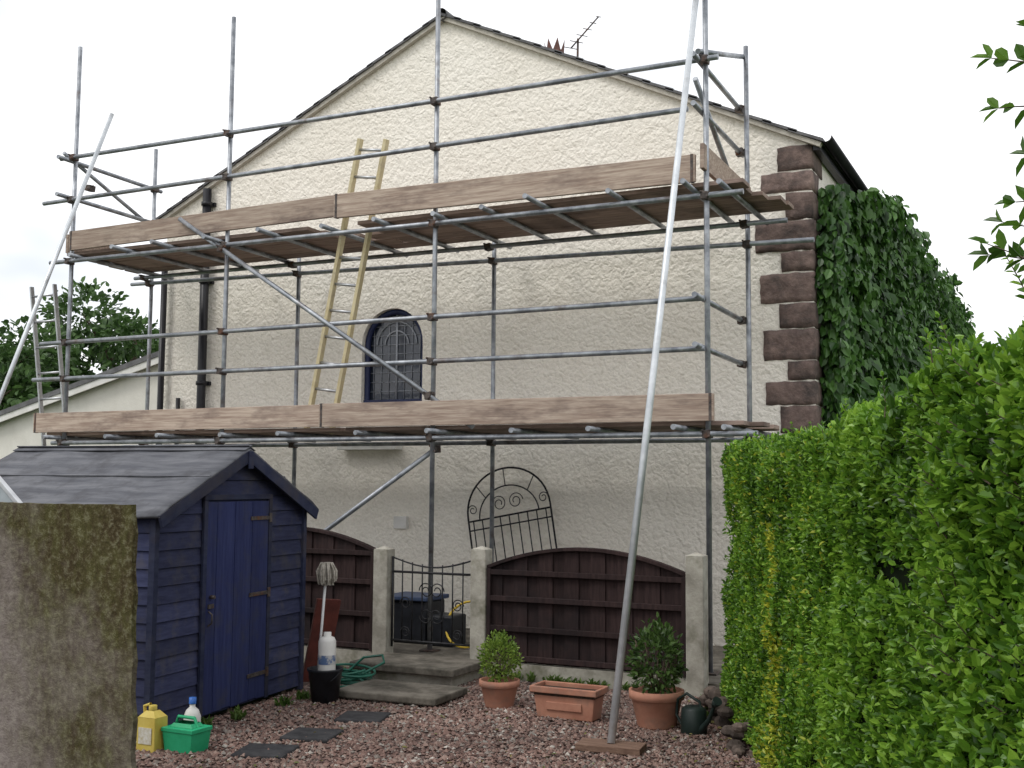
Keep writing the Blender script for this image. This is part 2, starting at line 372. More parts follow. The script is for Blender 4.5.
for sg,xe in((1,XR+.10),(-1,XL-.12)):
    ze=RZ-.035-sl*abs(xe-RX);b.beam((RX,YW-.03,RZ-.035),(xe,YW-.03,ze),.07,.045)
b.obj('verge_undercloak',MORT,house)
b=B();gx=XR+.155;gz_=EZ-.04
pr=[(gx+.06*math.cos(t),gz_+.06*math.sin(t)) for t in [math.pi+math.pi*i/8 for i in range(9)]]
vs=[(p[0],y,p[1]) for y in(YW-.08,YB) for p in pr]+[((p[0]-gx)*.9+gx,y,(p[1]-gz_)*.9+gz_) for y in(YW-.08,YB) for p in pr]
b.add(vs,[(i,i+1,9+i+1,9+i) for i in range(8)]+[(18+i,27+i,27+i+1,18+i+1) for i in range(8)]+[(i,18+i,19+i,i+1) for i in range(8)]+[(0,9,27,18),(8,26,35,17)],True)
b.bx(XR+.02,XR+.09,YW-.02,YB,EZ-.15,EZ-.03)
b.obj('gutter',BLACK,house)
b=B()
b.tube((-9.82,YW-.09,-.1),(-9.82,YW-.09,5.42),.055,14)
for z in(1.2,2.9,4.2,5.2): b.tube((-9.82,YW-.09,z),(-9.82,YW-.09,z+.05),.07,14);b.bx(-9.90,-9.74,YW-.04,YW+.0,z,z+.05)
b.tube((-10.49,YW-.09,-.1),(-10.49,YW-.09,4.5),.04,12)
b.path([(-10.49,YW-.09,4.5),(-10.51,YW-.09,4.62),(-10.58,YW-.09,4.7),(-10.66,YW-.09,4.78)],.04,10)
b.tube((-10.22,YW-.06,1.8),(-10.22,YW-.06,2.75),.028,10)
b.obj('downpipes',BLACK,house)
b=B();b.bx(-7.70,-6.9,YW-.16,YW+.0,2.07,2.12);b.bx(-6.97,-6.80,YW-.06,YW,1.17,1.31);b.obj('wall_fittings',WHITE,house,.006)
# chimney pot (crown) and aerial
b=B();cx,cy,cz=-5.36,12.1,6.5
b.bx(cx-.16,cx+.16,cy-.16,cy+.16,6.35,6.66);b.lathe([(.10,.1),(.115,.2),(.10,.22),(.105,.32),(.085,.32),(.08,.12)],(cx,cy,cz),16)
for i in range(7):
    t=i*2*math.pi/7;x,y=cx+.10*math.cos(t),cy+.10*math.sin(t);tx,ty=-math.sin(t)*.05,math.cos(t)*.05
    b.add([(x-tx,y-ty,cz+.3),(x+tx,y+ty,cz+.3),(x*1.0+.03*math.cos(t),y+.03*math.sin(t),cz+.45),(x-.02*math.cos(t),y-.02*math.sin(t),cz+.3)],[(0,1,2),(1,3,2),(3,0,2),(0,3,1)])
b.obj('crown_chimney_pot',pmat('chimney_clay',(.14,.07,.06),(.22,.12,.1),10,.9),house)
aer=empty('tv_aerial',(-5.05,12.1,6.5));b=B()
b.tube((-5.07,12.1,6.4),(-5.06,12.1,6.93),.014,8);b.tube((-5.12,12.03,6.80),(-4.86,12.25,7.22),.009,6)
for k in range(6):
    t=k/5;p=Vector((-5.12,12.03,6.80)).lerp(Vector((-4.86,12.25,7.22)),t);L=.10-.07*t;b.tube(p+Vector((-.5,-.6,.0)).normalized()*L,p+Vector((.5,.6,0)).normalized()*L,.005,5)
b.obj('aerial_rods',COUP,aer)

# left extension (lean-to outbuilding)
ext=empty('outbuilding',(-13,14,0));b=B();ye=12.0;xa,xb=-16.,-10.6
za,zb=2.12,3.47
b.add([(xa,ye,-.1),(xb,ye,-.1),(xb,ye,zb),(xa,ye,za),(xa,ye+6,-.1),(xb,ye+6,-.1),(xb,ye+6,zb),(xa,ye+6,za)],[(0,1,2,3),(5,4,7,6),(4,0,3,7),(3,2,6,7),(1,5,6,2)]);b.obj('outbuilding_walls',HOUSE2,ext)
b=B();b.beam((xa-.2,ye+3,za+.045),(xb,ye+3,zb+.095),6.3,.07);b.obj('outbuilding_roof',SLATE,ext)
b=B();b.beam((xa-.2,ye-.12,za-.03),(xb,ye-.12,zb+.02),.03,.10);b.obj('outbuilding_bargeboard',WHITE,ext)
b=B();b.bx(-13.0,-12.1,ye-.03,ye+.02,1.0,2.0);b.obj('outbuilding_window',GL,ext)

# ------------------------------------------------------------------ ivy on the side wall
IVYM=leaf_mat('creeper_leaf',[(.3,(.012,.035,.008)),(.6,(.032,.09,.016)),(.85,(.08,.18,.035))],.36,trans=.15)
ivy=empty('ivy',(-2.1,18,2.5))
n=29000
Y=YW+.42+(rng.uniform(0,1,n)**1.7)*14.3
topz=4.78+.10*np.sin(Y*3.1)+.42*np.clip((Y-12.6)/1.2,0,1)
Z=.8+rng.uniform(0,1,n)*(topz-.8)
q=np.stack([np.zeros(n),Y,Z],1);bul=.17+.19*wob(q,1.9,3)+.05*np.clip((Y-12.6),0,1)
X=XR+.03+np.clip(bul,.03,.42)*rng.uniform(.35,1.15,n)+.16*np.clip((Z-4.75)/.2,0,1)
keep=(Y>YW+.44+.07*np.sin(Z*7))
P=np.stack([X,Y,Z],1)[keep];n=len(P)
A=np.stack([rng.normal(.35,.35,n),rng.normal(0,.5,n),rng.normal(-1,.4,n)],1);Nn=np.stack([rng.normal(1,.4,n),rng.normal(-.3,.55,n),rng.normal(.4,.4,n)],1)
leaves('ivy_leaves',P,A,Nn,rng.uniform(.07,.17,n),IVYM,ivy,.62)
n=2600
Z=rng.uniform(1,4.9,n);P=np.stack([XR+rng.uniform(.02,.26,n),YW+.06+rng.uniform(0,.5,n)+.12*np.sin(Z*4.3),Z],1)
P=P[(P[:,1]>YW+.12+.12*np.sin(P[:,2]*2.7+1))&(P[:,2]<4.75)];n=len(P)
A=np.stack([rng.normal(.1,.3,n),rng.normal(-.3,.4,n),rng.normal(-1,.3,n)],1);Nn=np.stack([rng.normal(.6,.4,n),rng.normal(-.8,.35,n),rng.normal(.3,.3,n)],1)
leaves('ivy_edge_leaves',P,A,Nn,rng.uniform(.08,.15,n),IVYM,ivy,.62)
b=B();b.bx(XR+.004,XR+.07,YW+.55,YB-.5,0,4.75);b.obj('ivy_dark_backing',DARK,ivy)  # added backing slab, coloured near-black as the shade between the leaves

# ------------------------------------------------------------------ scaffolding
sc=empty('scaffolding',(-6.6,10.2,0));T=B();C=B();R=.0245
YO,YI=9.6,10.95
OX=[-10.41,-8.11,-5.525,-2.79];IX=[-10.46,-8.16,-5.56,-2.77]
for x,t in zip(OX,(6.82,6.78,7.6,7.4)): T.tube((x,YO,0),(x-.0,YO,t),R)
for x,t in zip(IX,(5.95,4.6,4.6,6.05)): T.tube((x,YI,0),(x,YI,t),R)
BP=B()
for xs,y in((OX,YO),(IX,YI)):
    for x in xs: BP.bx(x-.075,x+.075,y-.075,y+.075,.0,.115)
def coup(x,y,z):
    C.box((x,y,z),(.075,.09,.07),Matrix.Rotation(random.uniform(-.25,.25),3,'Y'));C.tube((x+.03,y-.075,z-.02),(x+.03,y-.03,z-.02),.013,6)
    C.tube((x-.03,y-.065,z+.03),(x-.03,y-.02,z+.03),.011,6);C.tube((x-.05,y,z+.01),(x+.06,y-.01,z+.02),.012,6)
yo=YO-.05;yi=YI-.05
def led(x0,x1,y,z0,z1,xs):
    T.tube((x0,y,z0),(x1,y,z1),R)
    for x in xs:
        if x0<x<x1: coup(x,y+.02,z0+(z1-z0)*(x-x0)/(x1-x0))
led(-10.60,-2.66,yo,5.47,5.44,OX)
led(-10.85,-2.94,yo,4.96,5.01,OX);
led(-10.80,-2.80,yo,3.28,3.31,OX)
led(-10.90,-2.80,yo,2.86,2.87,OX)
led(-10.55,-2.35,yo,2.12,2.13,OX)
led(-10.70,-2.45,yo,4.235,4.215,OX)
led(-10.75,-2.12,yi,4.20,4.03,IX);led(-10.60,-2.35,yi-.1,4.25,4.22,IX)
led(-10.8,-2.3,yi,2.12,2.13,IX)
for x in(-10.46,-2.84):
    for z in(2.87,3.3,4.98,5.42):
        if x<-5 and z<4: continue
        T.tube((x,YO-.22,z+.02),(x,YI+.12,z-.0),R);coup(x,YI,z)
T.tube((-2.83,YO-.1,5.50),(-2.80,YI+.1,5.98),R);T.tube((-2.85,YO-.12,5.25),(-2.85,YI+.05,4.45),R)
T.tube((-10.5,YO-.1,5.52),(-10.5,YI+.1,4.9),R*.95)
for i,x in enumerate([-10.3,-9.5,-8.9,-8.2,-7.45,-6.75,-6.1,-5.45,-4.9,-4.35,-3.6,-2.9,-2.62]):
    f=random.uniform(.05,.38);j=random.uniform(-.03,.03)
    T.tube((x,YO-.06-f,4.285),(x+j,YI+random.uniform(.0,.2),4.28),R)
for x in(-10.5,-9.6,-8.8,-8.0,-7.2,-6.3,-5.4,-4.6,-3.8,-3.0,-2.6):
    f=random.uniform(.05,.3);T.tube((x,YO-.06-f,2.182),(x+random.uniform(-.04,.04),YI+.15,2.18),R)
T.tube((-8.70,YO-.10,4.56),(-5.03,YO-.10,2.22),R);coup(-8.11,YO-.08,4.18);coup(-5.52,YO-.08,2.53)
T.tube((-7.9,YO+.06,.49),(-5.50,YO+.06,2.04),R);coup(-5.52,YO+.05,2.02)
coup(-9.97,9.42,5.02)
T.obj('scaffold_tubes',TUBE,sc);C.obj('couplers',COUP,sc,.006)
BP.obj('base_plates',COUP,sc)
b=B();p0=Vector((-2.68,6.98,.05));p1=Vector((-2.83,9.45,5.95));b.tube(p0,p0+(p1-p0)*1.13,R+.002,16)
b.tube((-10.70,7.9,0.02),(-9.79,9.53,5.90),R,14);b.obj('raking_tubes',TUBE_L,sc)
b=B();b.box((-2.68,6.98,.032),(.42,.20,.042),Matrix.Rotation(.12,3,'Z'));b.obj('sole_board',pmat('sole_board_timber',(.13,.075,.055),(.22,.14,.10),4,.85,0,.5,.004,12,(2,20,20)),sc,.004)
D=B()
D.beam((-10.40,YO-.045,4.47),(-6.58,YO-.045,4.515),.038,.225)
D.beam((-6.66,YO-.09,4.495),(-2.86,YO-.09,4.455),.038,.245)
D.beam((-10.80,YO-.09,2.352),(-6.70,YO-.09,2.36),.038,.225)
D.beam((-6.76,YO-.13,2.36),(-2.70,YO-.13,2.355),.038,.235)
D.beam((-2.80,YO-.10,4.56),(-2.74,YI-.05,4.49),.038,.225)
D.beam((-10.5,YO-.0,4.46),(-10.5,YI-.1,4.46),.038,.22)
D.obj('toe_boards',BOARD,sc,.004)
D=B()
for x,z,y,h in((-10.37,4.47,YO-.045,.225),(-6.61,4.515,YO-.045,.225),(-6.63,4.495,YO-.09,.245),(-2.89,4.455,YO-.09,.245),(-10.77,2.352,YO-.09,.225),(-6.73,2.36,YO-.13,.235),(-2.73,2.355,YO-.13,.235)):
    D.box((x,y,z),(.025,.044,h+.006))
D.obj('board_end_bands',COUP,sc)
D=B()
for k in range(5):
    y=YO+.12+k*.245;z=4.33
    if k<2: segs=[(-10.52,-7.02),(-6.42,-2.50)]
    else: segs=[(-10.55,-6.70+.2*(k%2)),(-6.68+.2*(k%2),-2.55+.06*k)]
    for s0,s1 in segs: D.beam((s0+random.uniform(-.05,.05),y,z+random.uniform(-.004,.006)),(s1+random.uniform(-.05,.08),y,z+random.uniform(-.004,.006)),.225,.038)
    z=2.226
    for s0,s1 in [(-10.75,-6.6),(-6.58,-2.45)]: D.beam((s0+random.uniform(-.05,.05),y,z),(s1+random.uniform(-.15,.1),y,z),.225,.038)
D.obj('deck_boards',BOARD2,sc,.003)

# ladders
def ladder(name,foot,top,w,wd,mat,rungs,rr=.015,st=(.03,.07)):
    foot=Vector(foot);top=Vector(top);wv=Vector(wd).normalized()*w;e=empty(name,foot);b=B();d=(top-foot)
    nrm=d.cross(wv).normalized()
    for s in(0,1): b.beam(foot+wv*s,top+wv*s,st[0],st[1],nrm)
    b.obj('stiles',mat,e,.004);b=B()
    for i in range(rungs):
        t=(i+.6)/rungs;b.tube(foot+d*t,foot+d*t+wv,rr,8)
    b.obj('rungs',ALU,e);return e
ladder('ladder',(-7.30,10.0,2.25),(-6.50,9.72,5.24),.32,(.97,.0,-.14),YEL,11,.016,(.04,.065))
ladder('ladder',(-10.88,10.05,0),(-11.22,9.75,4.02),.38,(1,0,.02),ALU,13,.014,(.022,.055))

# ------------------------------------------------------------------ fence
fe=empty('garden_fence',(-4.7,9.1,0));b=B()
for x,z in((-5.735,1.11),(-4.72,1.14),(-2.75,1.15),(-7.75,1.12)):
    b.bx(x-.075,x+.075,9.03,9.17,-.05,z-.03);b.add([(x-.075,9.03,z-.03),(x+.075,9.03,z-.03),(x+.075,9.17,z-.03),(x-.075,9.17,z-.03),(x,9.1,z)],[(0,1,4),(1,2,4),(2,3,4),(3,0,4)])
b.obj('concrete_posts',CONC,fe,.008)
def panel(x0,x1,zl,zm,zr,zb):
    n=15;h=[]
    for i in range(n+1):
        t=i/n;h.append(zl*(1-t)+zr*t+(zm-(zl+zr)/2)*(1-(2*t-1)**2))
    b=B()
    for i in range(n):
        xa=x0+(x1-x0)*i/n;xb=x0+(x1-x0)*(i+1)/n+.012;yy=9.09+(.016 if i%2 else 0)
        b.add([(xa,yy,zb),(xb,yy,zb),(xb,yy,h[i+1]),(xa,yy,h[i]),(xa,yy+.014,zb),(xb,yy+.014,zb),(xb,yy+.014,h[i+1]),(xa,yy+.014,h[i])],[(0,1,2,3),(5,4,7,6),(0,4,5,1),(3,2,6,7),(0,3,7,4),(1,5,6,2)])
    for z in(zb+.04,zb+(zl-zb)*.36,zb+(zl-zb)*.68,zl-.03): b.bx(x0,x1,9.05,9.088,z-.022,z+.022)
    for i in range(n):
        xa=x0+(x1-x0)*i/n;xb=x0+(x1-x0)*(i+1)/n;b.beam((xa,9.085,h[i]+.012),(xb,9.085,h[i+1]+.012),.07,.03)
    b.bx(x0,x0+.035,9.045,9.087,zb,zl);b.bx(x1-.035,x1,9.045,9.087,zb,zr);b.obj('timber_panel',FENCE,fe,.003)
panel(-4.64,-2.83,.95,1.13,.95,.15);panel(-7.67,-5.815,1.07,1.24,1.05,.15)
b=B();b.bx(-4.64,-2.83,9.065,9.135,-.05,.145);b.bx(-7.67,-5.815,9.065,9.135,-.05,.145);b.obj('gravel_boards',CONC,fe,.005)
b=B();b.bx(-12,-1.9,9.14,11.3,-.05,.10);b.obj('path',CONCD,None)

# garden gate
ga=empty('garden_gate',(-5.2,9.1,.2));b=B();x0,x1,z0,z1=-5.64,-4.80,.22,.98
y=9.1
for a,c in(((x0,y,z0-.02),(x0,y,1.02)),((x1,y,z0-.02),(x1,y,1.02)),((x0,y,z0+.04),(x1,y,z0+.04)),((x0,y,z1-.10),(x1,y,z1-.10))): b.tube(a,c,.011,8)
nb=8
for i in range(1,nb):
    x=x0+(x1-x0)*i/nb;b.tube((x,y,z0+.04),(x,y,z1+.04-.07*math.sin(math.pi*i/nb)),.0065,6)
b.path([(x0+(x1-x0)*t,y,z1+.03-.08*math.sin(math.pi*t)) for t in [i/14 for i in range(15)]],.008,6)
def scroll(b,cx,y,cz,r,s=1,turn=1.6,rad=.0055,fl=1):
    b.path([(cx+s*r*(1-.7*t)*math.cos(t*turn*2*math.pi),y,cz+fl*r*(1-.7*t)*math.sin(t*turn*2*math.pi)) for t in [i/26 for i in range(27)]],rad,5)
cxm=(x0+x1)/2
for s in(-1,1):
    for zz,fl in((.72,1),(.50,-1)): scroll(b,cxm+s*.055,y-.012,zz,.075,s,1.5,fl=fl)
    scroll(b,cxm+s*.27,y-.012,.60,.06,s);scroll(b,cxm+s*.27,y-.012,.34,.05,s)
b.obj('gate_ironwork',IRON,ga)
ag=empty('arched_iron_gate',(-5.22,11.08,.1));b=B();W=.50
ag['local']=True;ag.rotation_euler=(math.radians(-3),math.radians(-10.5),0)
zt=1.28
for s in(-1,1): b.tube((s*W,0,0),(s*W,0,zt+.05),.011,8)
b.path([(W*math.cos(t),0,zt+.05+.46*math.sin(t)) for t in [math.pi*i/24 for i in range(25)]],.011,8)
b.path([(.36*math.cos(t),0,zt+.0+.32*math.sin(t)) for t in [math.pi*i/24 for i in range(25)]],.008,6)
b.tube((-W,0,zt),(W,0,zt),.010,8);b.tube((-W,0,.1),(W,0,.1),.010,8);b.tube((-W,0,zt-.10),(W,0,zt-.10),.008,8)
for i in range(-4,5): b.tube((i*.11,0,.1),(i*.11,0,zt),.007,6)
for s in(-1,1): scroll(b,s*.10,0,zt+.14,.09,s);scroll(b,s*.43,0,zt+.12,.06,s,1.4)
for t in(.25,.5,.75): b.tube((.36*math.cos(math.pi*t),0,zt+.32*math.sin(math.pi*t)),(W*math.cos(math.pi*t),0,zt+.05+.46*math.sin(math.pi*t)),.006,6)
b.obj('arched_gate_ironwork',IRON,ag)

# steps
def slab(name,x0,x1,y0,y1,z0,z1,mat,rot=0,under=False):
    b=B();e=empty(name,((x0+x1)/2,(y0+y1)/2,z0));b.box(((x0+x1)/2,(y0+y1)/2,(z0+z1)/2),(x1-x0,y1-y0,z1-z0),Matrix.Rotation(rot,3,'Z'));b.obj('slab',mat,e,.012)
    if under:
        b=B();b.box(((x0+x1)/2,(y0+y1)/2+.02,z0/2-.012),(x1-x0-.09,y1-y0-.09,z0+.018),Matrix.Rotation(rot,3,'Z'));b.obj('riser',CONC,e,.006)
    return e
slab('stone_step',-5.62,-4.60,8.38,8.98,.10,.165,CONCD,0,True)
slab('stone_step',-5.24,-4.34,7.60,8.16,.025,.082,CONCD,.04,True)
for x,y,r in((-4.58,5.92,.3),(-4.60,6.44,.25),(-4.62,7.08,.3)): slab('stepping_stone',x-.17,x+.17,y-.16,y+.16,-.005,.028,RUBBER,r)

# ------------------------------------------------------------------ pots
def potprof(r,h): return [(0,0),(r*.66,0),(r*.70,.02),(r*.90,h*.74),(r*.93,h*.76),(r*1.0,h*.78),(r*1.0,h),(r*.88,h),(r*.86,h*.86),(0,h*.86)]
def bush(name,c,rx,rz,n,L,mat,par_,amp=.16,out=.0):
    d=unit(rng.normal(size=(n,3)));rad=rng.uniform(.45,1.08,n)[:,None]**.7*(1+amp*wob(d*3,1.2,int(n)))[:,None]
    P=np.array(c)+d*rad*np.array([rx,rx,rz]);A=d+rng.normal(0,.55,(n,3))+np.array([0,0,.35]);Nn=rng.normal(0,.6,(n,3))+d*.4+np.array([0,0,.6])
    leaves(name,P,A,Nn,rng.uniform(.7,1.2,n)*L,mat,par_,.5)
BOXY=leaf_mat('box_leaf_yellowgreen',[(.3,(.045,.10,.012)),(.6,(.13,.22,.03)),(.9,(.24,.34,.06))],.4)
BOXD=leaf_mat('dark_shrub_leaf',[(.3,(.018,.04,.012)),(.6,(.04,.085,.02)),(.9,(.09,.16,.04))],.4)
pp=empty('potted_plant',(-3.95,7.93,0));b=B();b.lathe(potprof(.155,.21),(-3.95,7.93,0));b.obj('pot',TERRA,pp)
b=B();b.tube((-3.95,7.93,.15),(-3.95,7.93,.4),.012,6)
for k in range(12): 
    t=k*.55;b.tube((-3.95,7.93,.22),(-3.95+.12*math.cos(t),7.93+.12*math.sin(t),.33+.02*(k%5)),.005,5)
b.obj('stems',BARK,pp);bush('foliage',(-3.95,7.93,.375),.15,.175,1500,.028,BOXY,pp,.22)
pp=empty('potted_plant',(-2.66,7.82,0));b=B();b.lathe(potprof(.195,.26),(-2.66,7.82,0));b.obj('pot',TERRA,pp)
b=B()
for k in range(16): 
    t=k*.9;b.tube((-2.66,7.82,.22),(-2.66+.15*math.cos(t),7.82+.15*math.sin(t),.45+.03*(k%6)),.006,5)
b.obj('stems',BARK,pp);bush('foliage',(-2.66,7.82,.46),.16,.22,760,.052,BOXD,pp,.35)
tr=empty('planter_trough',(-3.30,7.78,0));b=B();tx,ty=-3.32,7.80
def taperbox(b,cx,cy,z0,z1,a0,b0,a1,b1): b.add([(cx-a0,cy-b0,z0),(cx+a0,cy-b0,z0),(cx+a0,cy+b0,z0),(cx-a0,cy+b0,z0),(cx-a1,cy-b1,z1),(cx+a1,cy-b1,z1),(cx+a1,cy+b1,z1),(cx-a1,cy+b1,z1)],[(3,2,1,0),(0,1,5,4),(1,2,6,5),(2,3,7,6),(3,0,4,7)])
taperbox(b,tx,ty,0.01,.20,.215,.085,.24,.10)
for s in(-1,1): b.bx(tx-.26,tx+.26,ty+s*.115-.012,ty+s*.115+.012,.19,.235);b.bx(tx+s*.25-.012,tx+s*.25+.012,ty-.103,ty+.103,.19,.235)
b.bx(tx-.14,tx+.14,ty-.104,ty-.09,.07,.13)
b.obj('trough_body',TERRA,tr,.006)
b=B();b.bx(tx-.237,tx+.237,ty-.102,ty+.102,.17,.205);b.obj('soil',pmat('soil',(.03,.02,.014),(.06,.04,.03),30,.95,0,.8,.01,60),tr)
wc=empty('watering_can',(-2.36,7.72,0));b=B();x,y=-2.36,7.72
b.lathe([(0,0),(.085,0),(.09,.01),(.085,.17),(.06,.19),(.055,.19),(.0,.17)],(x,y,0),20)
b.path([(x+.06,y-.05,.04),(x+.14,y-.11,.13),(x+.19,y-.15,.24)],[.022,.016,.012],8);b.tube((x+.18,y-.14,.23),(x+.215,y-.17,.27),.018,10,.034)
b.path([(x-.08,y+.0,.05),(x-.13,y+.02,.12),(x-.12,y+.02,.22),(x-.05,y,.27),(x+.04,y,.22),(x+.05,y,.18)],.011,8)
b.obj('can_body',pmat('dark_green_plastic',(.008,.016,.014),(.014,.024,.02),8,.5,0,0),wc)

PLB=pmat('black_plastic',(.012,.013,.016),(.022,.024,.03),8,.4,0,0)
bk=empty('bucket',(-5.20,7.45,0));b=B();b.lathe([(0,.0),(.10,0),(.13,.24),(.14,.25),(.14,.265),(.125,.265),(.09,.02),(0,.02)],(-5.22,7.46,0),24);b.path([(-5.22+.135*math.cos(t),7.46-.10*math.sin(t),.25-.10*math.sin(t)) for t in [math.pi*i/14 for i in range(15)]],.004,6);b.obj('bucket_body',PLB,bk)
cn=empty('white_canister',(-5.2,7.45,.2));b=B();b.lathe([(0,.0),(.065,0),(.068,.02),(.068,.25),(.055,.28),(.03,.29),(.03,.32),(0,.32)],(-5.20,7.45,.22),18);b.obj('canister_body',WHITE,cn)
b=B();b.lathe([(.070,.08),(.070,.15)],(-5.20,7.45,.22),18);b.obj('label',pmat('label_blue',(.10,.16,.3),(.5,.5,.5),14,.6,0,0,lo=.45,hi=.55),cn)
mp=empty('mop',(-5.35,7.6,0));b=B();b.tube((-5.33,7.50,.05),(-5.37,7.66,.98),.011,8);b.obj('handle',pmat('mop_handle',(.5,.5,.5),(.6,.6,.6),5,.5,0,0),mp)
b=B();b.tube((-5.365,7.655,.93),(-5.37,7.66,1.02),.03,8)
for k in range(90):
    t=random.uniform(0,6.28);r=random.uniform(.02,.085);h=random.uniform(.06,.16);c=Vector((-5.37,7.66,1.0))
    b.path([c+Vector((0,0,.02)),c+Vector((r*.6*math.cos(t),r*.6*math.sin(t),.05)),c+Vector((r*math.cos(t),r*math.sin(t),-.01)),c+Vector((r*.9*math.cos(t)+.01,r*.9*math.sin(t),-h*.8))],.008,5)
b.obj('mop_head',pmat('mop_cotton',(.22,.20,.17),(.42,.39,.34),25,.95),mp)
rb=empty('red_board',(-5.6,7.9,0));b=B();b.box((-5.66,8.02,.38),(.03,.22,.70),Matrix.Rotation(.2,3,'Y')@Matrix.Rotation(-.5,3,'Z'));b.obj('board',pmat('red_paint',(.07,.018,.014),(.12,.03,.022),6,.7),rb,.004)
hs=empty('garden_hose',(-5.4,8.2,0));b=B();pts=[]
for i in range(260):
    t=i/260*7*2*math.pi;r=.20+.045*math.sin(t*.37)+.02*math.sin(i*.05);pts.append((-5.44+.02*math.sin(t*.2)+r*math.cos(t),8.08+r*.85*math.sin(t),.03+.018*(i/37)+.018*math.sin(t*1.3)))
b.path(pts,.0105,7);b.path([(-5.25,8.05,.14),(-5.12,8.15,.22),(-5.2,8.25,.26),(-5.42,8.3,.22),(-5.5,8.2,.12)],.0105,7)
b.obj('hose_coil',pmat('green_hose',(.015,.10,.07),(.03,.15,.105),10,.4,0,0),hs)
sb=empty('storage_box',(-5.75,10.2,.1));b=B();b.bx(-6.25,-5.78,9.95,10.35,.10,.52);b.bx(-5.72,-5.45,9.9,10.2,.1,.40);b.obj('box_body',PLB,sb,.02)
b=B();b.bx(-6.28,-5.75,9.92,10.38,.522,.565);b.obj('box_lid',pmat('blue_lid',(.03,.05,.10),(.05,.07,.13),6,.5,0,0),sb,.01)
yh=empty('yellow_hose',(-5.35,10.0,.1));b=B();b.path([(-5.30+.24*math.cos(t),9.95+.1*math.sin(t),.33+.21*math.sin(t)) for t in [2*math.pi*i/30 for i in range(30)]],.012,7,True);b.obj('hose_loop',pmat('yellow_plastic',(.5,.34,.03),(.6,.42,.05),6,.45,0,0),yh)

yc=empty('yellow_container',(-5.27,5.66,0));b=B();taperbox(b,-5.27,5.66,.0,.21,.075,.06,.072,.057);taperbox(b,-5.27,5.66,.21,.25,.072,.057,.03,.03);b.tube((-5.27,5.66,.24),(-5.27,5.66,.28),.026,12)
b.path([(-5.33,5.66,.20),(-5.34,5.66,.27),(-5.29,5.66,.285)],.012,7);b.obj('body',pmat('yellow_jug',(.55,.42,.08),(.65,.52,.13),8,.4,0,0),yc,.012)
b=B();b.bx(-5.325,-5.22,5.596,5.60,.05,.15);b.obj('label',pmat('paper_label',(.5,.45,.3),(.7,.7,.66),30,.6,0,0),yc)
gc=empty('green_container',(-5.06,5.74,0));b=B();taperbox(b,-5.06,5.74,0,.13,.105,.08,.12,.09);b.bx(-5.187,-4.933,5.645,5.835,.13,.155);taperbox(b,-5.06,5.74,.155,.18,.09,.06,.07,.045)
b.path([(-5.15,5.74,.15),(-5.13,5.74,.21),(-5.0,5.74,.21),(-4.97,5.74,.15)],.012,7);b.obj('body',pmat('green_plastic',(.02,.33,.15),(.03,.40,.19),8,.4,0,0),gc,.012)
wb=empty('spray_bottle',(-5.2,5.86,0));b=B();b.lathe([(0,0),(.05,0),(.055,.02),(.055,.18),(.04,.22),(.018,.24),(.018,.27),(0,.27)],(-5.16,5.90,0.0),16);b.obj('body',WHITE,wb)
b=B();b.lathe([(.056,.05),(.056,.14)],(-5.16,5.90,.0),16);b.lathe([(0,.3),(.024,.3),(.024,.26)],(-5.16,5.9,.0),12);b.obj('label_and_cap',pmat('blue_plastic',(.03,.12,.42),(.05,.16,.5),8,.4,0,0),wb)

# ------------------------------------------------------------------ shed
sh=empty('garden_shed',(-5.46,5.82,0),math.radians(96.7),local=True)
W_,DP,EH,PH=1.93,1.92,1.50,1.92
b=B()
hb=.118
def plank_front(y,out):
    z=.05
    while z<PH-.01:
        z1=min(z+hb,PH-.005)
        def ex(zz):
            if zz<=EH: return 0,W_
            k=(zz-EH)/(PH-EH)*W_/2;return k,W_-k
        a0,a1=ex(z);c0,c1=ex(z1);s=-1 if out<0 else 1
        yl=y+s*.018;yt=y+s*.005
        b.add([(a0,yl,z+.004),(a1,yl,z+.004),(c1,yt,z1),(c0,yt,z1),(a0,y,z+.004),(a1,y,z+.004),(c1,y,z1),(c0,y,z1)],[(0,1,2,3),(4,7,6,5),(0,4,5,1),(3,2,6,7),(0,3,7,4),(1,5,6,2)])
        z+=hb
plank_front(0,-1);plank_front(DP,1)
for x,s in((0,-1),(W_,1)):
    z=.05
    while z<EH-.01:
        z1=min(z+hb,EH);xl=x+s*.018;xt=x+s*.005
        b.add([(xl,0,z+.004),(xl,DP,z+.004),(xt,DP,z1),(xt,0,z1),(x,0,z+.004),(x,DP,z+.004),(x,DP,z1),(x,0,z1)],[(0,1,2,3),(4,7,6,5),(0,4,5,1),(3,2,6,7),(0,3,7,4),(1,5,6,2)])
        z+=hb
b.obj('shed_cladding',BLUE,sh)
b=B();b.bx(.01,W_-.01,.004,DP-.004,.03,EH-.02);b.obj('shed_interior',DARK,sh)
b=B()
for x in(-.012,W_+.012):
    for y in(-.012,DP+.012): b.bx(x-.024,x+.024,y-.024,y+.024,.02,EH-.03)
dx0,dx1=.56,1.37
b.bx(dx0-.048,dx0-.004,-.04,-.018,.05,1.56);b.bx(dx1+.004,dx1+.048,-.04,-.018,.05,1.56);b.bx(dx0-.048,dx1+.048,-.041,-.018,1.562,1.60)
ov=.09
for s in(-1,1):
    xe=W_/2+s*(W_/2+.08);ze=PH-(PH-EH)/(W_/2)*(W_/2+.08)
    for y in(-ov-.012,DP+ov+.012): b.beam((W_/2,y,PH-.035),(xe,y,ze-.035),.02,.085)
b.bx(W_/2-.03,W_/2+.03,-ov-.035,-ov-.023,PH-.13,PH+.0)
b.obj('shed_trim',BLUE3,sh,.003)
b=B();nx=7;pw=(dx1-dx0)/nx
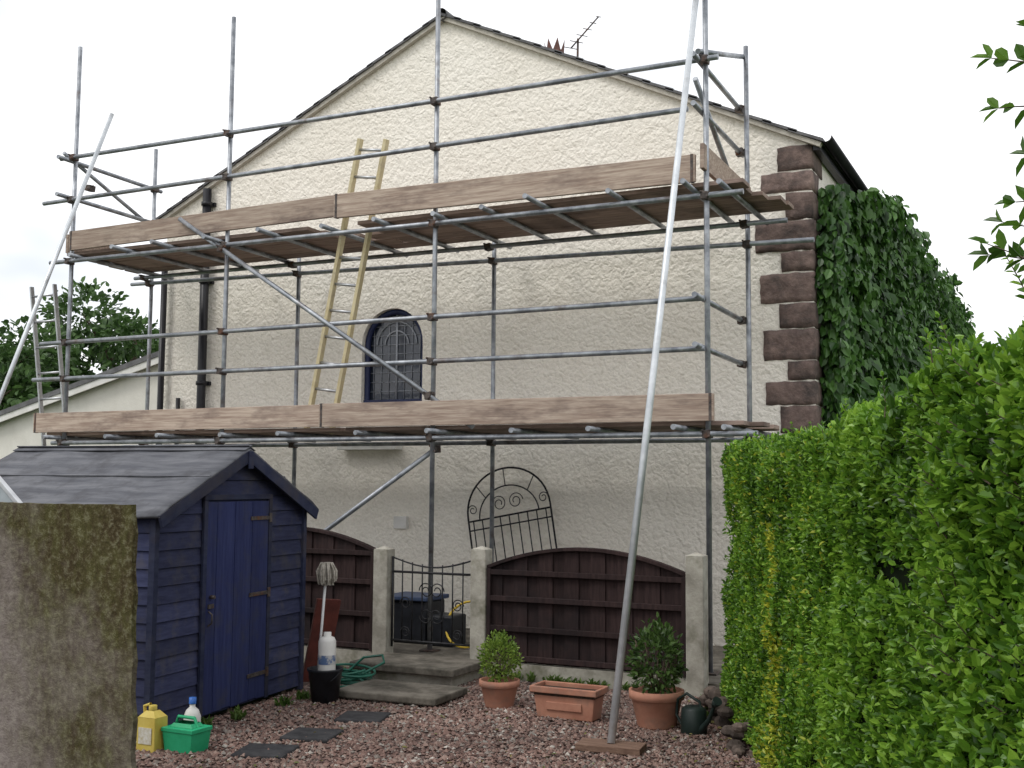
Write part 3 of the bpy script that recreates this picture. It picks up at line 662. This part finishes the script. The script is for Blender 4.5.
for i in range(nx):
    x0=dx0+i*pw;b.bx(x0+.001,x0+pw-.002,-.036-(.003*(i%2)),-.02,.065+.004*(i%3),1.548)
b.obj('shed_door',BLUE2,sh,.003)
b=B()
for z in(.25,.85,1.42):
    b.bx(dx1-.26,dx1-.01,-.047,-.0395,z-.014,z+.014);b.bx(dx1-.005,dx1+.03,-.049,-.0405,z-.035,z+.035)
b.bx(dx0+.02,dx0+.08,-.051,-.0395,.80,.83);b.tube((dx0+.05,-.04,.88),(dx0+.05,-.075,.88),.014,8);b.path([(dx0+.03,-.04,.78),(dx0+.03,-.07,.76),(dx0+.03,-.07,.70),(dx0+.03,-.04,.68)],.006,6)
b.obj('shed_hinges_and_latch',COUP,sh)
b=B()
for x in(.2,.96,1.72): b.bx(x-.03,x+.03,0,DP,-.01,.045)
b.obj('shed_bearers',BARK,sh)
def ripple(u,v): return .005*math.sin(v*9+u*3)+.004*math.sin(u*17+v*4)
b=B()
for s in(-1,1):
    nu,nv=10,16;vs=[]
    for i in range(nu+1):
        for j in range(nv+1):
            u=i/nu;v=-ov-.02+(DP+2*ov+.04)*j/nv;x=W_/2+s*(W_/2+.095)*u;z=PH+.025-(PH-EH)/(W_/2)*(W_/2+.095)*u+ripple(u,v)-(0.012 if u==1 else 0)
            vs.append((x,v,z))
    k=len(vs);vs+=[(p[0],p[1],p[2]-.018) for p in vs]
    fs=[];q=lambda i,j:i*(nv+1)+j
    for i in range(nu):
        for j in range(nv):
            fs.append((q(i,j),q(i+1,j),q(i+1,j+1),q(i,j+1)));fs.append((k+q(i,j),k+q(i,j+1),k+q(i+1,j+1),k+q(i+1,j)))
    for j in range(nv): fs.append((q(nu,j),k+q(nu,j),k+q(nu,j+1),q(nu,j+1)))
    for i in range(nu): fs.append((q(i,0),k+q(i,0),k+q(i+1,0),q(i+1,0)));fs.append((q(i,nv),q(i+1,nv),k+q(i+1,nv),k+q(i,nv)))
    b.add(vs,fs,True)
b.obj('shed_roof_felt',FELT,sh)
b=B()
for s in(-1,1):
    for u in(.02,.48): 
        x=W_/2+s*(W_/2+.09)*u;z=PH+.034-(PH-EH)/(W_/2)*(W_/2+.09)*u;b.beam((x,-ov-.02,z),(x,DP+ov+.02,z),.10 if u<.1 else .02,.006,(s*.4,0,1))
b.obj('shed_roof_felt_laps',FELT,sh)

# ------------------------------------------------------------------ mossy panel on the left
m,nt,bs=new_mat('weathered_mossy_board');co=N(nt,'ShaderNodeTexCoord').outputs['Object']
sx=N(nt,'ShaderNodeSeparateXYZ');nt.links.new(co,sx.inputs[0])
nz=noise(nt,co,2.6,4,.72);nz2=noise(nt,co,26,4,.8);nz3=noise(nt,co,9,4,.75,(1,1,.4))
mr=N(nt,'ShaderNodeMapRange');mr.inputs[1].default_value=-4.95;mr.inputs[2].default_value=-4.15;nt.links.new(sx.outputs[0],mr.inputs[0])
mz=N(nt,'ShaderNodeMapRange');mz.inputs[1].default_value=.9;mz.inputs[2].default_value=1.6;mz.inputs[3].default_value=-.25;mz.inputs[4].default_value=.35;nt.links.new(sx.outputs[2],mz.inputs[0])
ad=N(nt,'ShaderNodeMath',operation='MULTIPLY_ADD');nt.links.new(nz,ad.inputs[0]);ad.inputs[1].default_value=1.9;ad.inputs[2].default_value=-.93
a1=N(nt,'ShaderNodeMath',operation='ADD');nt.links.new(ad.outputs[0],a1.inputs[0]);nt.links.new(mz.outputs[0],a1.inputs[1])
a2=N(nt,'ShaderNodeMath',operation='ADD',use_clamp=True);nt.links.new(a1.outputs[0],a2.inputs[0]);nt.links.new(mr.outputs[0],a2.inputs[1])
spk=N(nt,'ShaderNodeMath',operation='MULTIPLY_ADD',use_clamp=True);nt.links.new(nz2,spk.inputs[0]);spk.inputs[1].default_value=.9;spk.inputs[2].default_value=-.45
a3=N(nt,'ShaderNodeMath',operation='ADD',use_clamp=True);nt.links.new(a2.outputs[0],a3.inputs[0]);nt.links.new(spk.outputs[0],a3.inputs[1])
grey=ramp(nt,nz2,[(.3,(.15,.125,.115)),(.7,(.31,.275,.255))])
brown=ramp(nt,nz2,[(.35,(.022,.017,.008)),(.50,(.062,.048,.022)),(.62,(.20,.19,.125))])
moss=ramp(nt,nz3,[(.42,(.045,.033,.015)),(.58,(.085,.088,.028))])
br=mix(nt,.45,brown,moss)
nt.links.new(mix(nt,a3.outputs[0],grey,br),bs.inputs['Base Color']);bs.inputs['Roughness'].default_value=.95;bs.inputs['Specular IOR Level'].default_value=.15
bump(nt,bs,nz2,1.,.012)
mpn=empty('weathered_panel',(-4.8,4,0));b=B()
nx,nz_=40,36;x0,x1=-5.75,-3.89;vs=[];
for j in range(nz_+1):
    for i in range(nx+1):
        t=i/nx;z=1.585*j/nz_;x=x0+(x1-x0)*t
        if i==nx: x+=.07*(1-z/1.59)+.006*math.sin(z*23)+random.uniform(-.003,.003)
        if j==nz_: z+=random.uniform(-.003,.003)
        vs.append((x,4.0,z))
k=len(vs);vs+=[(p[0],4.03,p[2]) for p in vs];q=lambda i,j:j*(nx+1)+i;fs=[]
for j in range(nz_):
    for i in range(nx): fs.append((q(i,j),q(i+1,j),q(i+1,j+1),q(i,j+1)));fs.append((k+q(i,j),k+q(i,j+1),k+q(i+1,j+1),k+q(i+1,j)))
    fs.append((q(nx,j),k+q(nx,j),k+q(nx,j+1),q(nx,j+1)))
for i in range(nx): fs.append((q(i,nz_),q(i+1,nz_),k+q(i+1,nz_),k+q(i,nz_)))
b.add(vs,fs);b.obj('panel_board',m,mpn)
b=B();b.bx(-4.2,-4.12,4.035,4.115,0,1.45);b.bx(-5.5,-5.42,4.035,4.115,0,1.45);b.obj('support_posts',BARK,mpn)
ws=empty('glazed_frame',(-5.3,4.5,0));b=B();Rm=Matrix.Rotation(math.radians(38),3,'Y')
c=Vector((-5.36,4.42,1.41))
for dx,dz,lx,lz in((0,.28,.62,.025),(0,-.28,.62,.025),(.3,0,.025,.6),(-.3,0,.025,.6)): b.box(c+Rm@Vector((dx,0,dz)),(lx,.03,lz),Rm)
b.obj('frame',ALU,ws,.003);b=B();b.box(c,(.58,.006,.54),Rm);b.obj('pane',pmat('frosted_pane',(.30,.34,.36),(.40,.44,.46),6,.3,0,0),ws)
b=B();b.tube((-5.3,4.45,0),(-5.3,4.45,1.1),.025,8);b.obj('prop_post',BARK,ws)

# ------------------------------------------------------------------ hedge
HM=leaf_mat('hedge_leaf',[(.25,(.020,.050,.008)),(.48,(.052,.13,.014)),(.72,(.12,.26,.022)),(.95,(.25,.43,.05))],.34,yellow=(.50,.52,.05),trans=.35)
hg=empty('hedge',(-1,5,0))
hd=np.array([.3904,-.9206,0]);hn=np.array([-.9206,-.3904,0]);h0=np.array([-2.30,8.32,0]);HW=1.0;HL=10.0
def htop(t): return 1.95+.03*np.sin(t*2.1)+.03*np.sin(t*5.3)+.15*np.clip((t-4.35)/.35,0,1)+.06*np.clip(t-5.2,0,1)+.03*np.sin(t*9)*np.clip((t-4.3),0,1)
def lump(t,z): 
    q=np.stack([t,z,t*0],1);return .075*wob(q,2.4,11)+.045*wob(q,7,12)+.10*np.clip((t-4.3)/1.,0,1)*np.sin(z*1.6)
def face(n,tmin,tmax,Lr):
    t=rng.uniform(tmin,tmax,n);z=rng.uniform(.03,1,n)**.9*htop(t)
    off=lump(t,z)-rng.exponential(.028,n)-.05*np.clip((z-htop(t)+.12)/.12,0,1)
    q=np.stack([t,z,t*0],1);gp=wob(q,9,21)+.3*wob(q,23,22);off-=np.where(gp>.55,.10,0)
    P=h0+hd*t[:,None]+hn*off[:,None];P[:,2]=z
    A=hn*.55+rng.normal(0,.55,(n,3))+np.array([0,0,.45]);Nn=hn*.5+rng.normal(0,.5,(n,3))+np.array([0,0,.75])
    wv=wob(q,5,31)
    ye=np.exp(-((t-1.90-.22*np.sin(z*3.)-.25*wv)/(.24+.22*np.clip(1-z,0,1)))**2)*np.clip((1.75-z)/.3,0,1)*rng.uniform(0,1.4,n)
    fleck=(rng.uniform(0,1,n)<.05)*.7
    return P,A,Nn,rng.uniform(*Lr,n),np.clip(np.where(ye>.48,ye,fleck*(t<3.4)),0,1)
parts=[face(48000,-.02,3.4,(.022,.040)),face(26000,3.2,5.4,(.028,.046)),face(27000,5.2,8.0,(.030,.052)),face(2500,8.0,HL,(.05,.07))]
def top(n,tmin,tmax,Lr):
    t=rng.uniform(tmin,tmax,n);wq=rng.uniform(-.02,HW,n);z=htop(t)-.04*(np.clip(.1-wq,0,.1)/.1)+.03*wob(np.stack([t,wq,wq*0],1),4,5)+rng.exponential(.014,n)-.03
    P=h0+hd*t[:,None]-hn*wq[:,None];P[:,2]=z
    A=np.array([0,0,.8])+rng.normal(0,.5,(n,3));Nn=np.array([0,0,.5])+rng.normal(0,.6,(n,3));return P,A,Nn,rng.uniform(*Lr,n),np.zeros(n)
parts+=[top(12000,0,4.4,(.024,.042)),top(12000,4.3,8.0,(.032,.055))]
n=6000;wq=rng.uniform(0,HW,n);z=rng.uniform(.03,1.95,n);P=h0-hd*(-.02+.0*z)[:,None]-hn*wq[:,None]-hd*(.05*wob(np.stack([wq,z,z*0],1),4,6)-rng.exponential(.02,n))[:,None];P[:,2]=z
parts.append((P,-hd*.6+rng.normal(0,.5,(n,3))+np.array([0,0,.4]),-hd*.5+rng.normal(0,.5,(n,3))+np.array([0,0,.7]),rng.uniform(.03,.045,n),np.zeros(n)))
st=B();SP=[];SA=[];SN=[];SL=[]
def shoot(p,d,L,leafL,bend=.15,sp=.42):
    p=np.array(p,float);d=np.array(d,float);d/=np.linalg.norm(d);k=max(3,int(L/(leafL*sp)));pts=[p.copy()];dd=d.copy()
    for i in range(k):
        dd=dd+rng.normal(0,.05,3)+np.array([0,0,-bend*.05]);dd/=np.linalg.norm(dd);p=p+dd*L/k;pts.append(p.copy())
        s=np.cross(dd,[0,0,1.]);s=s/(np.linalg.norm(s)+1e-6)
        if i%2: s=np.cross(dd,s)
        for sg in(-1,1):
            SP.append(p.copy());SA.append(s*sg*.8+dd*.7+rng.normal(0,.15,3));SN.append(dd*.6+np.array([0,0,.5])+rng.normal(0,.3,3));SL.append(leafL*rng.uniform(.7,1.1)*(1-.45*i/k))
    SP.append(p.copy());SA.append(dd);SN.append(np.array([0,-.5,.8]));SL.append(leafL*.6)
    st.path([tuple(x) for x in pts],[.0028*(1-.7*i/len(pts)) for i in range(len(pts))],5)
for i in range(190):
    t=rng.uniform(4.3,8.0);wq=rng.uniform(-.05,.6);p=h0+hd*t-hn*wq;p[2]=htop(np.array([t]))[0]-.05
    shoot(p,[rng.normal(0,.4),rng.normal(0,.4),1],rng.uniform(.06,.17),.042)
for i in range(34): # long uncut shoots near the camera end
    t=rng.uniform(5.5,6.6);wq=rng.uniform(-.02,.35);p=h0+hd*t-hn*wq;p[2]=htop(np.array([t]))[0]-.05
    shoot(p,[rng.normal(0,.3),rng.normal(0,.3),1],rng.uniform(.14,.30),.045)
for i in range(90):
    t=rng.uniform(4.6,7.6);z=rng.uniform(.9,2.0);p=h0+hd*t+hn*float(lump(np.array([t]),np.array([z]))[0]);p[2]=z
    shoot(p,[hn[0]+rng.normal(0,.4),hn[1]+rng.normal(0,.4),.8],rng.uniform(.05,.12),.045)
for i in range(60):
    t=rng.uniform(0,4.3);wq=rng.uniform(0,.8);p=h0+hd*t-hn*wq;p[2]=htop(np.array([t]))[0]-.04
    shoot(p,[rng.normal(0,.3),rng.normal(0,.3),1],rng.uniform(.05,.10),.03)
SPa,SAa,SNa,SLa=map(np.array,(SP,SA,SN,SL));parts.append((SPa,SAa,SNa,SLa,np.zeros(len(SPa))))
cat=[np.concatenate([p[i] for p in parts]) for i in range(5)]
leaves('hedge_leaves',cat[0],cat[1],cat[2],cat[3],HM,hg,.5,cat[4])
st.obj('hedge_shoots',BARK,hg)
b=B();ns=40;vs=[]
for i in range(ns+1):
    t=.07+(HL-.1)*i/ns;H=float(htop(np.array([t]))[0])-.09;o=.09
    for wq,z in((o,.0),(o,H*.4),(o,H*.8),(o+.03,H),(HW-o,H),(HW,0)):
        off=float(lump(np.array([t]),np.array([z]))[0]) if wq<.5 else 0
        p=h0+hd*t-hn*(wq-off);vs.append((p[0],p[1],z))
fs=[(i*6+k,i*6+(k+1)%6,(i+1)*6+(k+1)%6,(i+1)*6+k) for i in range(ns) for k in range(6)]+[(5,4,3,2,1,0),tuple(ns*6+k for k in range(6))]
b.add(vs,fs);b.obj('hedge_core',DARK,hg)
# tall shrub leaning over from the right
BRM=leaf_mat('shrub_branch_leaf',[(.25,(.03,.07,.012)),(.6,(.07,.16,.02)),(.95,(.15,.28,.04))],.35,trans=.4)
tb=empty('overhanging_shrub',(.2,2.4,0));st=B();SP=[];SA=[];SN=[];SL=[]
st.path([(.55,2.65,.0),(.35,2.55,1.0),(.17,2.45,1.9),(.06,2.40,2.4),(.03,2.4,2.9),(.02,2.42,3.3)],[.02,.014,.011,.009,.006,.002],8)
for z0,d,L in((2.00,(-.7,.1,.7),.30),(2.06,(-.9,.2,.6),.26),(2.14,(-.9,-.1,.45),.22),(2.24,(-.95,.05,.35),.17),(2.30,(-.9,.2,.5),.15),(2.42,(-1,.1,.30),.19),(2.48,(-.9,.0,.5),.20),(2.55,(-.8,.2,.5),.12),(2.66,(-.9,.1,.15),.15),(2.72,(-1,.0,.2),.17),(2.80,(-1,.0,.1),.14),(2.05,(-.3,-.1,1),.25),(2.62,(.6,0,.6),.3),(2.9,(.7,.1,.4),.3),(2.45,(.9,-.2,.3),.3),(2.2,(.9,.2,.3),.3)):
    xx=.10-.08*(z0-2.1);shoot((xx,2.41,z0),d,L,.07,.8,.45)
leaves('shrub_leaves',np.array(SP),np.array(SA),np.array(SN),np.array(SL),BRM,tb,.45);st.obj('shrub_stems',BARK,tb)
# rocks at foot of hedge
rk=empty('rockery_stones',(-2.2,8.0,0));b=B()
for k in range(30):
    t=random.uniform(-.3,1.3);p=h0+hd*t+hn*random.uniform(-.05,.12);s=random.uniform(.04,.085)
    b2=[(math.sin(th)*math.cos(ph),math.sin(th)*math.sin(ph),math.cos(th)) for th in (0.5,1.2,1.9,2.6) for ph in [j*math.pi/3.5 for j in range(7)]]
    vs=[(p[0]+v[0]*s*random.uniform(.8,1.2),p[1]+v[1]*s*random.uniform(.8,1.2),.03+.07*(k%3)+v[2]*s*.7) for v in b2]
    fs=[(i*7+j,(i+1)*7+j,(i+1)*7+(j+1)%7,i*7+(j+1)%7) for i in range(3) for j in range(7)]+[tuple(range(7)),tuple(range(27,20,-1))];b.add(vs,fs)
b.obj('stones',pmat('rockery_stone',(.05,.038,.032),(.12,.092,.076),8,.9,0,.7,.01,25,island=.3),rk,.01)

# ------------------------------------------------------------------ trees
TM=leaf_mat('tree_leaf',[(.3,(.02,.045,.014)),(.6,(.045,.095,.025)),(.9,(.085,.16,.045))],.5,trans=.25)
def tree(base,h,cr,nc,nl,seed):
    r=np.random.default_rng(seed);random.seed(seed);e=empty('tree',base);b=B();bx,by,bz=base
    b.path([(bx,by,bz),(bx+.1,by,bz+h*.25),(bx-.05,by+.1,bz+h*.5),(bx+.05,by,bz+h*.85)],[.28,.22,.14,.04],10)
    cs=[]
    for i in range(nc):
        d=r.normal(size=3);d/=np.linalg.norm(d);q=np.array([bx,by,bz+h*.60])+d*np.array([cr,cr,h*.36])*r.uniform(.45,1.02);cs.append(q)
        if i%2==0: 
            s=Vector((bx,by,bz+h*r.uniform(.25,.55)));m=s.lerp(Vector(q),.5)+Vector((0,0,.2));b.path([s,m,Vector(q)],[.07,.045,.015],6)
    b.obj('trunk',BARK,e);P=[];A=[]
    for q in cs:
        k=int(nl/nc*r.uniform(.5,1.4));d=unit(r.normal(size=(k,3)));rad=r.uniform(.35,1.0,(k,1))**.6*r.uniform(.45,1.1)*cr*.34
        P.append(q+d*rad*np.array([1,1,.75]));A.append(d+r.normal(0,.6,(k,3)))
    P=np.concatenate(P);A=np.concatenate(A);n=len(P);leaves('crown',P,A,r.normal(0,.5,(n,3))+np.array([0,0,.8]),r.uniform(.13,.26,n),TM,e,.6)
tree((-25.5,19.5,0),6.2,3.4,46,12000,3)
tree((-30.5,22.5,0),7.6,3.6,46,11000,4)
tree((-24.0,24.5,0),7.2,3.2,46,11000,5)
tree((-33.0,16.5,0),6.6,3.4,40,7000,8)
tree((-20.5,25.0,0),6.9,2.8,36,9000,9)
